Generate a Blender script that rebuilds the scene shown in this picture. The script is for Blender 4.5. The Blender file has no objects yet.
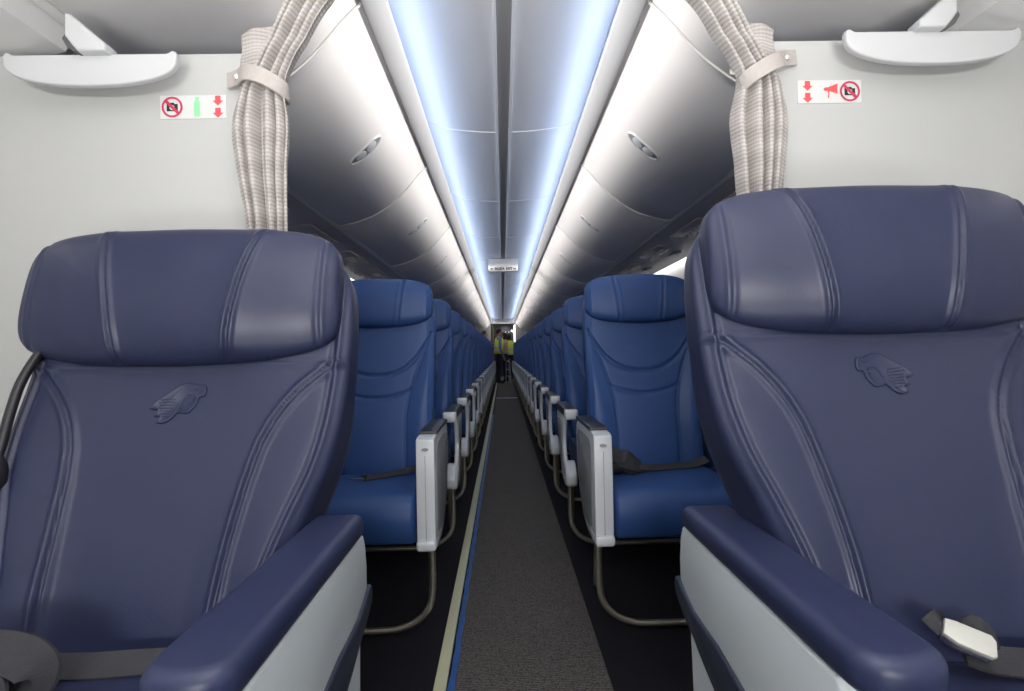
import bpy, bmesh, math, random
from mathutils import Vector, Matrix
random.seed(7)
SC = bpy.context.scene
COL = SC.collection
PI = math.pi
R = math.radians

# ------------------------------------------------------------------ materials
def srgb(r, g, b):
    f = lambda c: (c / 255 / 12.92) if c / 255 <= .04045 else ((c / 255 + .055) / 1.055) ** 2.4
    return (f(r), f(g), f(b), 1)

def mat(name, col, rough=.5, metal=0., spec=.5, bump=None, var=0., varscale=8., coat=0.):
    """Principled material; bump=(scale, strength) adds a fine grain, var a slight mottling."""
    m = bpy.data.materials.new(name)
    m.use_nodes = True
    nt = m.node_tree
    b = nt.nodes['Principled BSDF']
    b.inputs['Base Color'].default_value = col
    b.inputs['Roughness'].default_value = rough
    b.inputs['Metallic'].default_value = metal
    b.inputs['Specular IOR Level'].default_value = spec
    b.inputs['Coat Weight'].default_value = coat
    tc = nt.nodes.new('ShaderNodeTexCoord')
    if bump:
        n = nt.nodes.new('ShaderNodeTexNoise')
        n.inputs['Scale'].default_value = bump[0]
        n.inputs['Detail'].default_value = 3
        nt.links.new(tc.outputs['Object'], n.inputs['Vector'])
        bp = nt.nodes.new('ShaderNodeBump')
        bp.inputs['Strength'].default_value = bump[1]
        bp.inputs['Distance'].default_value = .002
        nt.links.new(n.outputs['Fac'], bp.inputs['Height'])
        nt.links.new(bp.outputs['Normal'], b.inputs['Normal'])
    if var:
        n2 = nt.nodes.new('ShaderNodeTexNoise')
        n2.inputs['Scale'].default_value = varscale
        n2.inputs['Detail'].default_value = 4
        nt.links.new(tc.outputs['Object'], n2.inputs['Vector'])
        mx = nt.nodes.new('ShaderNodeMix')
        mx.data_type = 'RGBA'
        mx.inputs[6].default_value = tuple(c * (1 - var) for c in col[:3]) + (1,)
        mx.inputs[7].default_value = tuple(min(1, c * (1 + var)) for c in col[:3]) + (1,)
        nt.links.new(n2.outputs['Fac'], mx.inputs[0])
        nt.links.new(mx.outputs[2], b.inputs['Base Color'])
    return m

def emat(name, col, strength):
    m = mat(name, col, .5)
    b = m.node_tree.nodes['Principled BSDF']
    b.inputs['Emission Color'].default_value = col
    b.inputs['Emission Strength'].default_value = strength
    return m

M = {}
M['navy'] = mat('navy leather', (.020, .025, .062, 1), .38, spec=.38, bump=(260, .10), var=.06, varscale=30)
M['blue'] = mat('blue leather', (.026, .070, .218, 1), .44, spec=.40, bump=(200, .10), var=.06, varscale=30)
M['navypad'] = mat('navy armrest rubber', (.021, .027, .070, 1), .40, spec=.4)
M['navyband'] = mat('dark slate plastic', (.018, .024, .042, 1), .45)
M['shell'] = mat('pale grey plastic', (.55, .60, .63, 1), .42, bump=(350, .06))
M['silver'] = mat('silver grey plastic', (.60, .63, .66, 1), .36, spec=.5)
M['silverdk'] = mat('mid grey plastic', (.25, .27, .29, 1), .45)
M['blackpl'] = mat('black plastic', (.012, .012, .016, 1), .38)
M['webbing'] = mat('charcoal webbing', (.030, .031, .036, 1), .8, bump=(500, .5), var=.25, varscale=90)
M['webgrey'] = mat('grey webbing', (.022, .023, .028, 1), .75, bump=(500, .5), var=.25, varscale=60)
M['steel'] = mat('brushed steel', (.72, .70, .66, 1), .25, metal=1.)
M['buckle'] = mat('silver buckle plate', (.52, .52, .48, 1), .5, metal=.2)
M['champ'] = mat('champagne metal tube', (.60, .56, .47, 1), .30, metal=.9)
M['part'] = mat('off white laminate', (.455, .46, .45, 1), .55, bump=(120, .05), var=.012, varscale=40)
M['white'] = mat('white moulded plastic', (.56, .57, .58, 1), .42)
M['bin'] = mat('pearl grey bin plastic', (.78, .765, .75, 1), .36, spec=.5)
M['binedge'] = mat('pale bin edging', (.75, .74, .72, 1), .4)
M['ceil'] = mat('ceiling panel', (.80, .80, .81, 1), .55)
M['ceilgrey'] = mat('ceiling channel grey', (.34, .34, .345, 1), .6)
M['wallp'] = mat('sidewall plastic', (.72, .72, .71, 1), .5)
M['psu'] = mat('service panel grey', (.60, .56, .52, 1), .25, spec=.7)
M['psulight'] = mat('service panel light grey', (.55, .54, .52, 1), .35)
M['psufore'] = mat('pale service panel plastic', (.76, .76, .75, 1), .4)
M['dkgap'] = mat('dark shadow gap', (.02, .02, .02, 1), .7)
M['floor'] = mat('dark navy floor carpet', (.0085, .0085, .0125, 1), .9, bump=(600, .4), var=.35, varscale=220, spec=.2)
M['tan'] = mat('photoluminescent strip', (.50, .50, .33, 1), .45)
M['tape'] = mat('blue tape', (.010, .075, .27, 1), .5, var=.45, varscale=38, bump=(60, .5))
M['rail'] = mat('pale ceiling rail', (.85, .85, .85, 1), .35)
M['snap'] = mat('snap fastener', (.85, .85, .84, 1), .2, metal=.8)
M['rubber'] = mat('dark grey rubber', (.10, .10, .10, 1), .6)
M['sign'] = mat('white sign plastic', (.82, .81, .78, 1), .4)
M['ink'] = mat('black ink', (.015, .015, .015, 1), .5)
M['red'] = mat('red ink', (.80, .085, .10, 1), .5)
M['dkred'] = mat('crimson ink', (.50, .035, .09, 1), .5)
M['green'] = mat('green ink', (.27, .68, .36, 1), .5)
M['paper'] = mat('white sticker', (.62, .63, .62, 1), .45)
M['skin'] = mat('skin', (.36, .19, .12, 1), .5)
M['hair'] = mat('black hair', (.010, .008, .008, 1), .5)
M['hivis'] = mat('yellow hi vis fabric', (.68, .84, .08, 1), .7)
M['reflect'] = mat('grey reflective tape', (.65, .66, .62, 1), .4)
M['denim'] = mat('dark navy trousers', (.012, .015, .028, 1), .8)
M['bluesh'] = mat('blue grey shirt', (.16, .20, .32, 1), .8)
M['tanwear'] = mat('tan shirt', (.52, .36, .22, 1), .8)
M['dkshirt'] = mat('dark shirt', (.03, .03, .045, 1), .8)
M['shoe'] = mat('black shoe', (.01, .01, .01, 1), .4)
M['galley'] = mat('dark brown galley panel', (.045, .032, .026, 1), .4, var=.2)
M['galleyblue'] = mat('dark blue galley panel', (.016, .018, .05, 1), .4)
M['lamp'] = emat('lit galley lamp', (1, .93, .8, 1), 9)
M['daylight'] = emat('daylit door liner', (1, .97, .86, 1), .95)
M['lens'] = mat('reading lens', (.85, .85, .82, 1), .1)

def carpet_mat():
    m = mat('aisle carpet', (.032, .029, .0275, 1), .95, spec=.1)
    nt = m.node_tree; b = nt.nodes['Principled BSDF']
    tc = nt.nodes.new('ShaderNodeTexCoord')
    n = nt.nodes.new('ShaderNodeTexNoise'); n.inputs['Scale'].default_value = 230; n.inputs['Detail'].default_value = 3
    n3 = nt.nodes.new('ShaderNodeTexNoise'); n3.inputs['Scale'].default_value = 3; n3.inputs['Detail'].default_value = 3
    w = nt.nodes.new('ShaderNodeTexWave'); w.bands_direction = 'Y'; w.inputs['Scale'].default_value = 42
    w.inputs['Distortion'].default_value = 6; w.inputs['Detail'].default_value = 2
    for q in (n, n3, w): nt.links.new(tc.outputs['Object'], q.inputs['Vector'])
    a = nt.nodes.new('ShaderNodeMath'); a.operation = 'MULTIPLY'
    nt.links.new(n.outputs['Fac'], a.inputs[0]); nt.links.new(w.outputs['Fac'], a.inputs[1])
    a2 = nt.nodes.new('ShaderNodeMath'); a2.operation = 'ADD'
    nt.links.new(a.outputs[0], a2.inputs[0]); nt.links.new(n.outputs['Fac'], a2.inputs[1])
    a3 = nt.nodes.new('ShaderNodeMath'); a3.operation = 'MULTIPLY'
    nt.links.new(a2.outputs[0], a3.inputs[0]); a3.inputs[1].default_value = .5
    cr = nt.nodes.new('ShaderNodeValToRGB')
    cr.color_ramp.elements[0].position = .22; cr.color_ramp.elements[0].color = (.026, .024, .0225, 1)
    cr.color_ramp.elements[1].position = .52; cr.color_ramp.elements[1].color = (.150, .140, .133, 1)
    nt.links.new(a3.outputs[0], cr.inputs['Fac']); nt.links.new(cr.outputs['Color'], b.inputs['Base Color'])
    bp = nt.nodes.new('ShaderNodeBump'); bp.inputs['Strength'].default_value = .5; bp.inputs['Distance'].default_value = .003
    nt.links.new(n.outputs['Fac'], bp.inputs['Height']); nt.links.new(bp.outputs['Normal'], b.inputs['Normal'])
    return m
M['carpet'] = carpet_mat()

def curtain_mat():
    """woven fabric, fine bands across the drop, run along the drape's own uv"""
    m = mat('woven curtain', (.5, .47, .44, 1), .85, spec=.15)
    nt = m.node_tree; b = nt.nodes['Principled BSDF']
    uv = nt.nodes.new('ShaderNodeUVMap'); uv.uv_map = 'weave'
    sx = nt.nodes.new('ShaderNodeSeparateXYZ'); nt.links.new(uv.outputs['UV'], sx.inputs[0])
    def osc(sock, f):
        k = nt.nodes.new('ShaderNodeMath'); k.operation = 'MULTIPLY'; k.inputs[1].default_value = f
        s = nt.nodes.new('ShaderNodeMath'); s.operation = 'SINE'
        nt.links.new(sock, k.inputs[0]); nt.links.new(k.outputs[0], s.inputs[0]); return s.outputs[0]
    a = osc(sx.outputs['Y'], 2 * PI / .0085)
    c = osc(sx.outputs['Y'], 2 * PI / .060)
    d = osc(sx.outputs['X'], 2 * PI / .012)
    ad = nt.nodes.new('ShaderNodeMath'); ad.operation = 'MULTIPLY_ADD'; ad.inputs[1].default_value = .5
    nt.links.new(c, ad.inputs[0]); nt.links.new(a, ad.inputs[2])
    ad2 = nt.nodes.new('ShaderNodeMath'); ad2.operation = 'MULTIPLY_ADD'; ad2.inputs[1].default_value = .25
    nt.links.new(d, ad2.inputs[0]); nt.links.new(ad.outputs[0], ad2.inputs[2])
    cr = nt.nodes.new('ShaderNodeValToRGB')
    mr = nt.nodes.new('ShaderNodeMapRange'); mr.inputs[1].default_value = -1.6; mr.inputs[2].default_value = 1.6
    nt.links.new(ad2.outputs[0], mr.inputs[0]); nt.links.new(mr.outputs[0], cr.inputs['Fac'])
    cr.color_ramp.elements[0].color = (.33, .305, .29, 1); cr.color_ramp.elements[1].color = (.53, .50, .48, 1)
    nt.links.new(cr.outputs['Color'], b.inputs['Base Color'])
    bp = nt.nodes.new('ShaderNodeBump'); bp.inputs['Strength'].default_value = .35; bp.inputs['Distance'].default_value = .001
    nt.links.new(ad2.outputs[0], bp.inputs['Height']); nt.links.new(bp.outputs['Normal'], b.inputs['Normal'])
    return m
M['curtain'] = curtain_mat()

# ------------------------------------------------------------------ helpers
def link(name, me, m, parent=None, sharp=40):
    for mm in (m if isinstance(m, list) else [m]):
        me.materials.append(mm)
    for p in me.polygons: p.use_smooth = True
    if sharp: me.set_sharp_from_angle(angle=R(sharp))
    o = bpy.data.objects.new(name, me)
    COL.objects.link(o)
    if parent: o.parent = parent
    return o

def from_bm(name, bm, m, parent=None, sharp=40):
    bmesh.ops.recalc_face_normals(bm, faces=bm.faces[:])
    me = bpy.data.meshes.new(name)
    bm.to_mesh(me); bm.free()
    return link(name, me, m, parent, sharp)

def from_vf(name, vs, fs, m, parent=None, sharp=40):
    me = bpy.data.meshes.new(name)
    me.from_pydata(vs, [], fs)
    bm = bmesh.new(); bm.from_mesh(me)
    bmesh.ops.recalc_face_normals(bm, faces=bm.faces[:])
    bm.to_mesh(me); bm.free()
    return link(name, me, m, parent, sharp)

def thing(name, label, cat, loc=(0, 0, 0), group=None, rot=None):
    o = bpy.data.objects.new(name, None)
    COL.objects.link(o)
    o.empty_display_size = .1
    o.location = loc
    if rot: o.rotation_euler = rot
    return tag(o, label, cat, group)

def tag(o, label, cat, group=None):
    o['label'] = label; o['category'] = cat
    if group: o['group'] = group
    return o

def struct(o):
    o['kind'] = 'structure'; return o

def add_box(bm, c, s, r=0., seg=3, rot=None):
    t = bmesh.ops.create_cube(bm, size=1)
    vs = t['verts']
    bmesh.ops.scale(bm, vec=s, verts=vs)
    if r:
        es = list({e for v in vs for e in v.link_edges})
        q = bmesh.ops.bevel(bm, geom=es, offset=min(r, min(s) * .49), segments=seg, profile=.5, affect='EDGES')
        vs = list({v for f in q['faces'] for v in f.verts} | {v for v in vs if v.is_valid})
    if rot: bmesh.ops.rotate(bm, cent=(0, 0, 0), matrix=rot, verts=vs)
    bmesh.ops.translate(bm, vec=c, verts=vs)
    return vs

def box(name, c, s, m, parent=None, r=0., seg=3, rot=None):
    bm = bmesh.new(); add_box(bm, c, s, r, seg, rot)
    return from_bm(name, bm, m, parent)

def add_prism(bm, pts, f0, f1, r=0., seg=3):
    """closed outline pts (2-D) swept between the two mappings f0 and f1 (2-D -> 3-D), rims bevelled"""
    a = [bm.verts.new(f0(*p)) for p in pts]
    b = [bm.verts.new(f1(*p)) for p in pts]
    n = len(pts)
    fa = bm.faces.new(a); fb = bm.faces.new(b[::-1])
    for i in range(n):
        bm.faces.new((a[i], b[i], b[(i + 1) % n], a[(i + 1) % n]))
    if r:
        es = list(fa.edges) + list(fb.edges)
        bmesh.ops.recalc_face_normals(bm, faces=bm.faces[:])
        bmesh.ops.bevel(bm, geom=es, offset=r, segments=seg, profile=.5, affect='EDGES', clamp_overlap=True)

def prism(name, pts, f0, f1, m, parent=None, r=0., seg=3, sharp=40):
    bm = bmesh.new(); add_prism(bm, pts, f0, f1, r, seg)
    return from_bm(name, bm, m, parent, sharp)

def yz(x): return lambda a, b: (x, a, b)
def xz(y): return lambda a, b: (a, y, b)
def xy(z): return lambda a, b: (a, b, z)

def smooth_path(P, k=8, closed=False):
    P = [Vector(p) for p in P]
    out = []
    n = len(P)
    for i in range(n - (0 if closed else 1)):
        g = lambda j: P[j % n] if closed else P[max(0, min(n - 1, j))]
        p0, p1, p2, p3 = g(i - 1), g(i), g(i + 1), g(i + 2)
        for j in range(k):
            t = j / k
            out.append(.5 * ((2 * p1) + (p2 - p0) * t + (2 * p0 - 5 * p1 + 4 * p2 - p3) * t * t + (3 * p1 - p0 - 3 * p2 + p3) * t ** 3))
    if not closed: out.append(P[-1])
    return out

def smooth2(P, k=6):
    return [(v.x, v.y) for v in smooth_path([(a, b, 0) for a, b in P], k, True)]

def add_tube(bm, path, rad, n=10, cap=True):
    path = [Vector(p) for p in path]
    rs = rad if isinstance(rad, (list, tuple)) else [rad] * len(path)
    rings = []
    t = (path[1] - path[0]).normalized()
    u = t.orthogonal().normalized()
    for i, p in enumerate(path):
        t2 = (path[min(i + 1, len(path) - 1)] - path[max(i - 1, 0)]).normalized()
        q = t.rotation_difference(t2); u = (q @ u).normalized(); t = t2
        v = t.cross(u)
        rings.append([bm.verts.new(p + (u * math.cos(2 * PI * k / n) + v * math.sin(2 * PI * k / n)) * rs[i]) for k in range(n)])
    for a, b in zip(rings, rings[1:]):
        for k in range(n):
            bm.faces.new((a[k], a[(k + 1) % n], b[(k + 1) % n], b[k]))
    if cap:
        bm.faces.new(rings[0][::-1]); bm.faces.new(rings[-1])

def tube(name, path, rad, m, parent=None, n=10):
    bm = bmesh.new(); add_tube(bm, path, rad, n)
    return from_bm(name, bm, m, parent, 50)

def add_strap(bm, path, ups, w, th):
    """flat webbing: a thin box section of width w carried along path, face normal 'ups'"""
    path = [Vector(p) for p in path]
    rings = []
    for i, p in enumerate(path):
        t = (path[min(i + 1, len(path) - 1)] - path[max(i - 1, 0)]).normalized()
        up = Vector(ups[i] if isinstance(ups, list) else ups)
        s = t.cross(up).normalized(); up = s.cross(t).normalized()
        rings.append([bm.verts.new(p + s * a * w / 2 + up * b * th / 2) for a, b in ((-1, -.6), (-.94, 1), (.94, 1), (1, -.6), (.94, -1), (-.94, -1))])
    n = 6
    for a, b in zip(rings, rings[1:]):
        for k in range(n): bm.faces.new((a[k], a[(k + 1) % n], b[(k + 1) % n], b[k]))
    bm.faces.new(rings[0][::-1]); bm.faces.new(rings[-1])

def strap(name, path, ups, w, th, m, parent=None):
    bm = bmesh.new(); add_strap(bm, path, ups, w, th)
    return from_bm(name, bm, m, parent, 50)

def ss(a, b, x):
    t = max(0., min(1., (x - a) / (b - a))); return t * t * (3 - 2 * t)

def tab(T, x):
    if x <= T[0][0]: return T[0][1]
    for (a, va), (b, vb) in zip(T, T[1:]):
        if x <= b:
            k = (x - a) / (b - a); return va + (vb - va) * k
    return T[-1][1]

def stab(T, x):
    """smooth (Catmull-Rom) table"""
    if x <= T[0][0]: return T[0][1]
    if x >= T[-1][0]: return T[-1][1]
    for i in range(len(T) - 1):
        if x <= T[i + 1][0]:
            p0, p1, p2, p3 = T[max(i - 1, 0)][1], T[i][1], T[i + 1][1], T[min(i + 2, len(T) - 1)][1]
            t = (x - T[i][0]) / (T[i + 1][0] - T[i][0])
            return .5 * ((2 * p1) + (p2 - p0) * t + (2 * p0 - 5 * p1 + 4 * p2 - p3) * t * t + (3 * p1 - p0 - 3 * p2 + p3) * t ** 3)

G = lambda d, s: math.exp(-(d / s) ** 2)

def section(nf, nb, p):
    """normalised closed superellipse: nf points over the front (b>0), nb over the back"""
    out = []
    def sample(n, sgn):
        dense = []
        for k in range(721):
            a = PI * k / 720
            c, s = math.cos(a), math.sin(a)
            dense.append((math.copysign(abs(c) ** (2 / p), c), s ** (2 / p) if s > 0 else 0))
        L = [0]
        for q, w in zip(dense, dense[1:]):
            L.append(L[-1] + math.hypot(w[0] - q[0], .35 * (w[1] - q[1])))
        r = []
        j = 0
        for k in range(n):
            s = L[-1] * k / n
            while L[j + 1] < s: j += 1
            f = (s - L[j]) / max(1e-12, L[j + 1] - L[j])
            r.append((dense[j][0] + (dense[j + 1][0] - dense[j][0]) * f, dense[j][1] + (dense[j + 1][1] - dense[j][1]) * f))
        return [(a, b) if sgn > 0 else (-a, -b) for a, b in r]
    return sample(nf, 1) + sample(nb, -1)

def pillow_mesh(name, t0, t1, nrow, sec, wfun, nfront, nback, disp, pend_w=4., pend_n=3., ends=2.2, shear=None):
    """upholstered pad: superellipse cross sections stacked along t.  x = across, z = up (t), y = -front."""
    vs, fs = [], []
    K = len(sec)
    rows = []
    for i in range(nrow + 1):
        v = -1 + 2 * i / nrow
        s = math.copysign(1 - (1 - abs(v)) ** ends, v)
        s = .55 * s + .45 * v
        rows.append(max(-.9999, min(.9999, s)))
    for s in rows:
        t = (t0 + t1) / 2 + (t1 - t0) / 2 * s
        w = wfun(t) * (1 - abs(s) ** pend_w) ** (1 / pend_w)
        h = (1 - abs(s) ** pend_n) ** (1 / pend_n)
        for a, b in sec:
            u = w * a
            nf, nb_ = nfront(u, t), nback(u, t)
            mid, half = (nf + nb_) / 2, (nf - nb_) / 2
            n = mid + half * h * b
            if b > 0: n += disp(u, t) * min(1, b * 1.6) * min(1, h * 1.3)
            vs.append((u, -n, t + (shear(u, s) if shear else 0)))
    for i in range(nrow):
        for k in range(K):
            fs.append((i * K + k, i * K + (k + 1) % K, (i + 1) * K + (k + 1) % K, (i + 1) * K + k))
    fs.append(tuple(range(K))[::-1]); fs.append(tuple(range(nrow * K, nrow * K + K)))
    me = bpy.data.meshes.new(name)
    me.from_pydata(vs, [], fs)
    bm = bmesh.new(); bm.from_mesh(me)
    bmesh.ops.recalc_face_normals(bm, faces=bm.faces[:])
    bm.to_mesh(me); bm.free()
    for p in me.polygons: p.use_smooth = True
    return me

def inst(name, me, parent, loc=(0, 0, 0), rot=(0, 0, 0)):
    o = bpy.data.objects.new(name, me)
    COL.objects.link(o); o.parent = parent
    o.location = loc; o.rotation_euler = rot
    return o

def copy_tree(o, parent=None):
    c = o.copy(); COL.objects.link(c); c.parent = parent
    for ch in list(o.children): copy_tree(ch, c)
    return c

ORD = ['first', 'second', 'third', 'fourth', 'fifth', 'sixth', 'seventh', 'eighth', 'ninth', 'tenth', 'eleventh', 'twelfth', 'thirteenth',
       'fourteenth', 'fifteenth', 'sixteenth', 'seventeenth', 'eighteenth', 'nineteenth', 'twentieth', 'twenty-first', 'twenty-second']
SIDE = {-1: 'left', 1: 'right'}

# ------------------------------------------------------------------ cabin dimensions
YB, YE = -3.2, 20.6           # forward wall, aft wall
PITCH, ROW0, NROW = .787, 1.73, 20

# ------------------------------------------------------------------ setting
struct(box('floor', (0, (YB + 24) / 2, -.03), (3.5, 24 - YB, .06), M['floor']))
o = box('aisle_carpet', (.0375, (-1 + 20.5) / 2, .003), (.447, 21.5, .006), M['carpet'])
tag(o, 'long dark grey carpet running down the aisle between the seats', 'carpet')
bm = bmesh.new()
for k in range(6):
    add_box(bm, (-.2285, 1.518 - 3.6 / 2 + 3.6 * k, .006), (.036, 3.594, .012), .003, 2)
tag(from_bm('floor_path_strip', bm, M['tan']), 'straight tan floor strip along left edge of aisle carpet', 'floor strip')
# tape with a slightly wavering edge
vs, fs = [], []
nT = 240
for i in range(nT + 1):
    y = -.6 + i * 9.0 / nT
    a = .0012 * math.sin(i * 1.7) + .001 * math.sin(i * .63)
    z = .0085 + .0022 * math.sin(i * 2.3) * math.sin(i * .9)
    vs += [(-.2045 + a, y, .0062), (-.2045 + a, y, z + .001), (-.1855 + .0015 * math.sin(i * 1.1 + 2), y, z), (-.1855 + .0015 * math.sin(i * 1.1 + 2), y, .0062)]
for i in range(nT):
    for k in range(3):
        fs.append((i * 4 + k, i * 4 + k + 1, i * 4 + 5 + k, i * 4 + 4 + k))
tag(from_vf('floor_tape', vs, fs, M['tape']), 'crinkled blue tape stuck beside tan strip on aisle carpet', 'tape')
tag(box('floor_threshold', (.0375, 11.4, .0075), (.447, .06, .009), M['silver'], None, .003), 'thin pale strip across the aisle carpet far down the cabin', 'floor strip')

# ceiling : two shallow panels rising into the light coves, and a channel with two rails between them
def ceil_z(x): return 2.203 + .032 * (abs(x) / .35) ** 2 + .026 * (max(0, abs(x) - .30) / .12) ** 2
def ceiling(name, x0, x1, n=14):
    vs, fs = [], []
    for i in range(n + 1):
        x = x0 + (x1 - x0) * i / n
        for dz in (0, .02):
            for y in (YB, YE): vs.append((x, y, ceil_z(x) + dz))
    for i in range(n):
        a, b = i * 4, i * 4 + 4
        fs += [(a, a + 1, b + 1, b), (a + 2, b + 2, b + 3, a + 3), (a, b, b + 2, a + 2), (a + 1, a + 3, b + 3, b + 1)]
    fs += [(0, 2, 3, 1), (n * 4, n * 4 + 1, n * 4 + 3, n * 4 + 2)]
    return from_vf(name, vs, fs, M['ceil'])
c0 = struct(ceiling('ceiling', -.45, .45, 40))
for s in (-1, 1):
    y = -1.17
    while y < 20.5:
        vs, fs = [], []
        for i in range(13):
            x = s * (.045 + (.43 - .045) * i / 12)
            vs += [(x, y - .006, ceil_z(x) + .002), (x, y - .004, ceil_z(x) - .004), (x, y + .004, ceil_z(x) - .004), (x, y + .006, ceil_z(x) + .002)]
        for i in range(12):
            for k in range(3): fs.append((i * 4 + k, i * 4 + k + 1, i * 4 + 5 + k, i * 4 + 4 + k))
        from_vf('ceiling_seam', vs, fs, M['rail'], c0)
        y += 1.42
    struct(box('trim_%d' % (1 if s < 0 else 2), (s * .036, (YB + YE) / 2, 2.197), (.015, YE - YB, .018), M['rail'], None, .004))
struct(box('trim_3', (0, (YB + YE) / 2, 2.2035), (.057, YE - YB, .008), M['ceilgrey']))

# cove ledges above the bins, with the hidden light strips
def prof_strip(name, P, y0, y1, m, th=None, parent=None, close=True):
    f = lambda y: (lambda a, b: (a, y, b))
    return prism(name, P, f(y0), f(y1), m, parent)
for s in (-1, 1):
    P = [(.446, 2.062), (.455, 2.085), (.50, 2.085), (.50, 2.25), (.515, 2.25), (.515, 2.07), (.47, 2.05)]
    lip = [(.372, 2.080), (.376, 2.074), (.437, 2.044), (.4445, 2.044), (.4445, 2.064), (.436, 2.072), (.436, 2.084), (.378, 2.084), (.372, 2.084)]
    pts = [(s * a, b) for a, b in lip]
    w = prism('trim_%d' % (4 if s < 0 else 5), pts, xz(YB), xz(YE), M['white'])
    struct(w)
    back = [(s * a, b) for a, b in [(.437, 2.075), (.452, 2.075), (.452, 2.20), (.50, 2.20), (.50, 2.42), (.445, 2.42), (.437, 2.40)]]
    struct(prism('trim_%d' % (6 if s < 0 else 7), back, xz(YB), xz(YE), M['white']))

# side walls, forward wall, aft wall with its doorway
for s in (-1, 1):
    P = [(1.60, 0), (1.70, .55), (1.72, .95), (1.68, 1.30), (1.61, 1.52), (1.52, 1.68), (1.44, 1.745), (1.44, 1.77), (1.50, 1.76), (1.66, 1.55), (1.71, 1.32), (1.77, .95), (1.75, .5), (1.65, 0)]
    o = prism('wall_' + SIDE[s], [(s * a, b) for a, b in P], xz(YB), xz(24), M['wallp'])
    struct(o)
struct(box('wall_front', (0, YB - .05, 1.2), (3.6, .1, 2.5), M['wallp']))
bm = bmesh.new()
for s in (-1, 1): add_box(bm, (s * 1.11, YE + .04, 1.15), (1.28, .08, 2.3), .015, 2)
add_box(bm, (0, YE + .04, 2.165), (.96, .07, .25), 0)
struct(from_bm('wall_back', bm, M['part']))
bm = bmesh.new()
add_box(bm, (0, 22.35, 1.2), (3.6, .08, 2.6)); add_box(bm, (0, 21.5, 2.14), (3.4, 1.7, .05))
struct(from_bm('wall_galley', bm, M['galley']))
struct(prism('trim_8', [(-.47, 2.06), (.47, 2.06), (.43, 2.025), (-.43, 2.025)], xz(YE - .02), xz(YE + .10), M['white'], None, .006))

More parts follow.
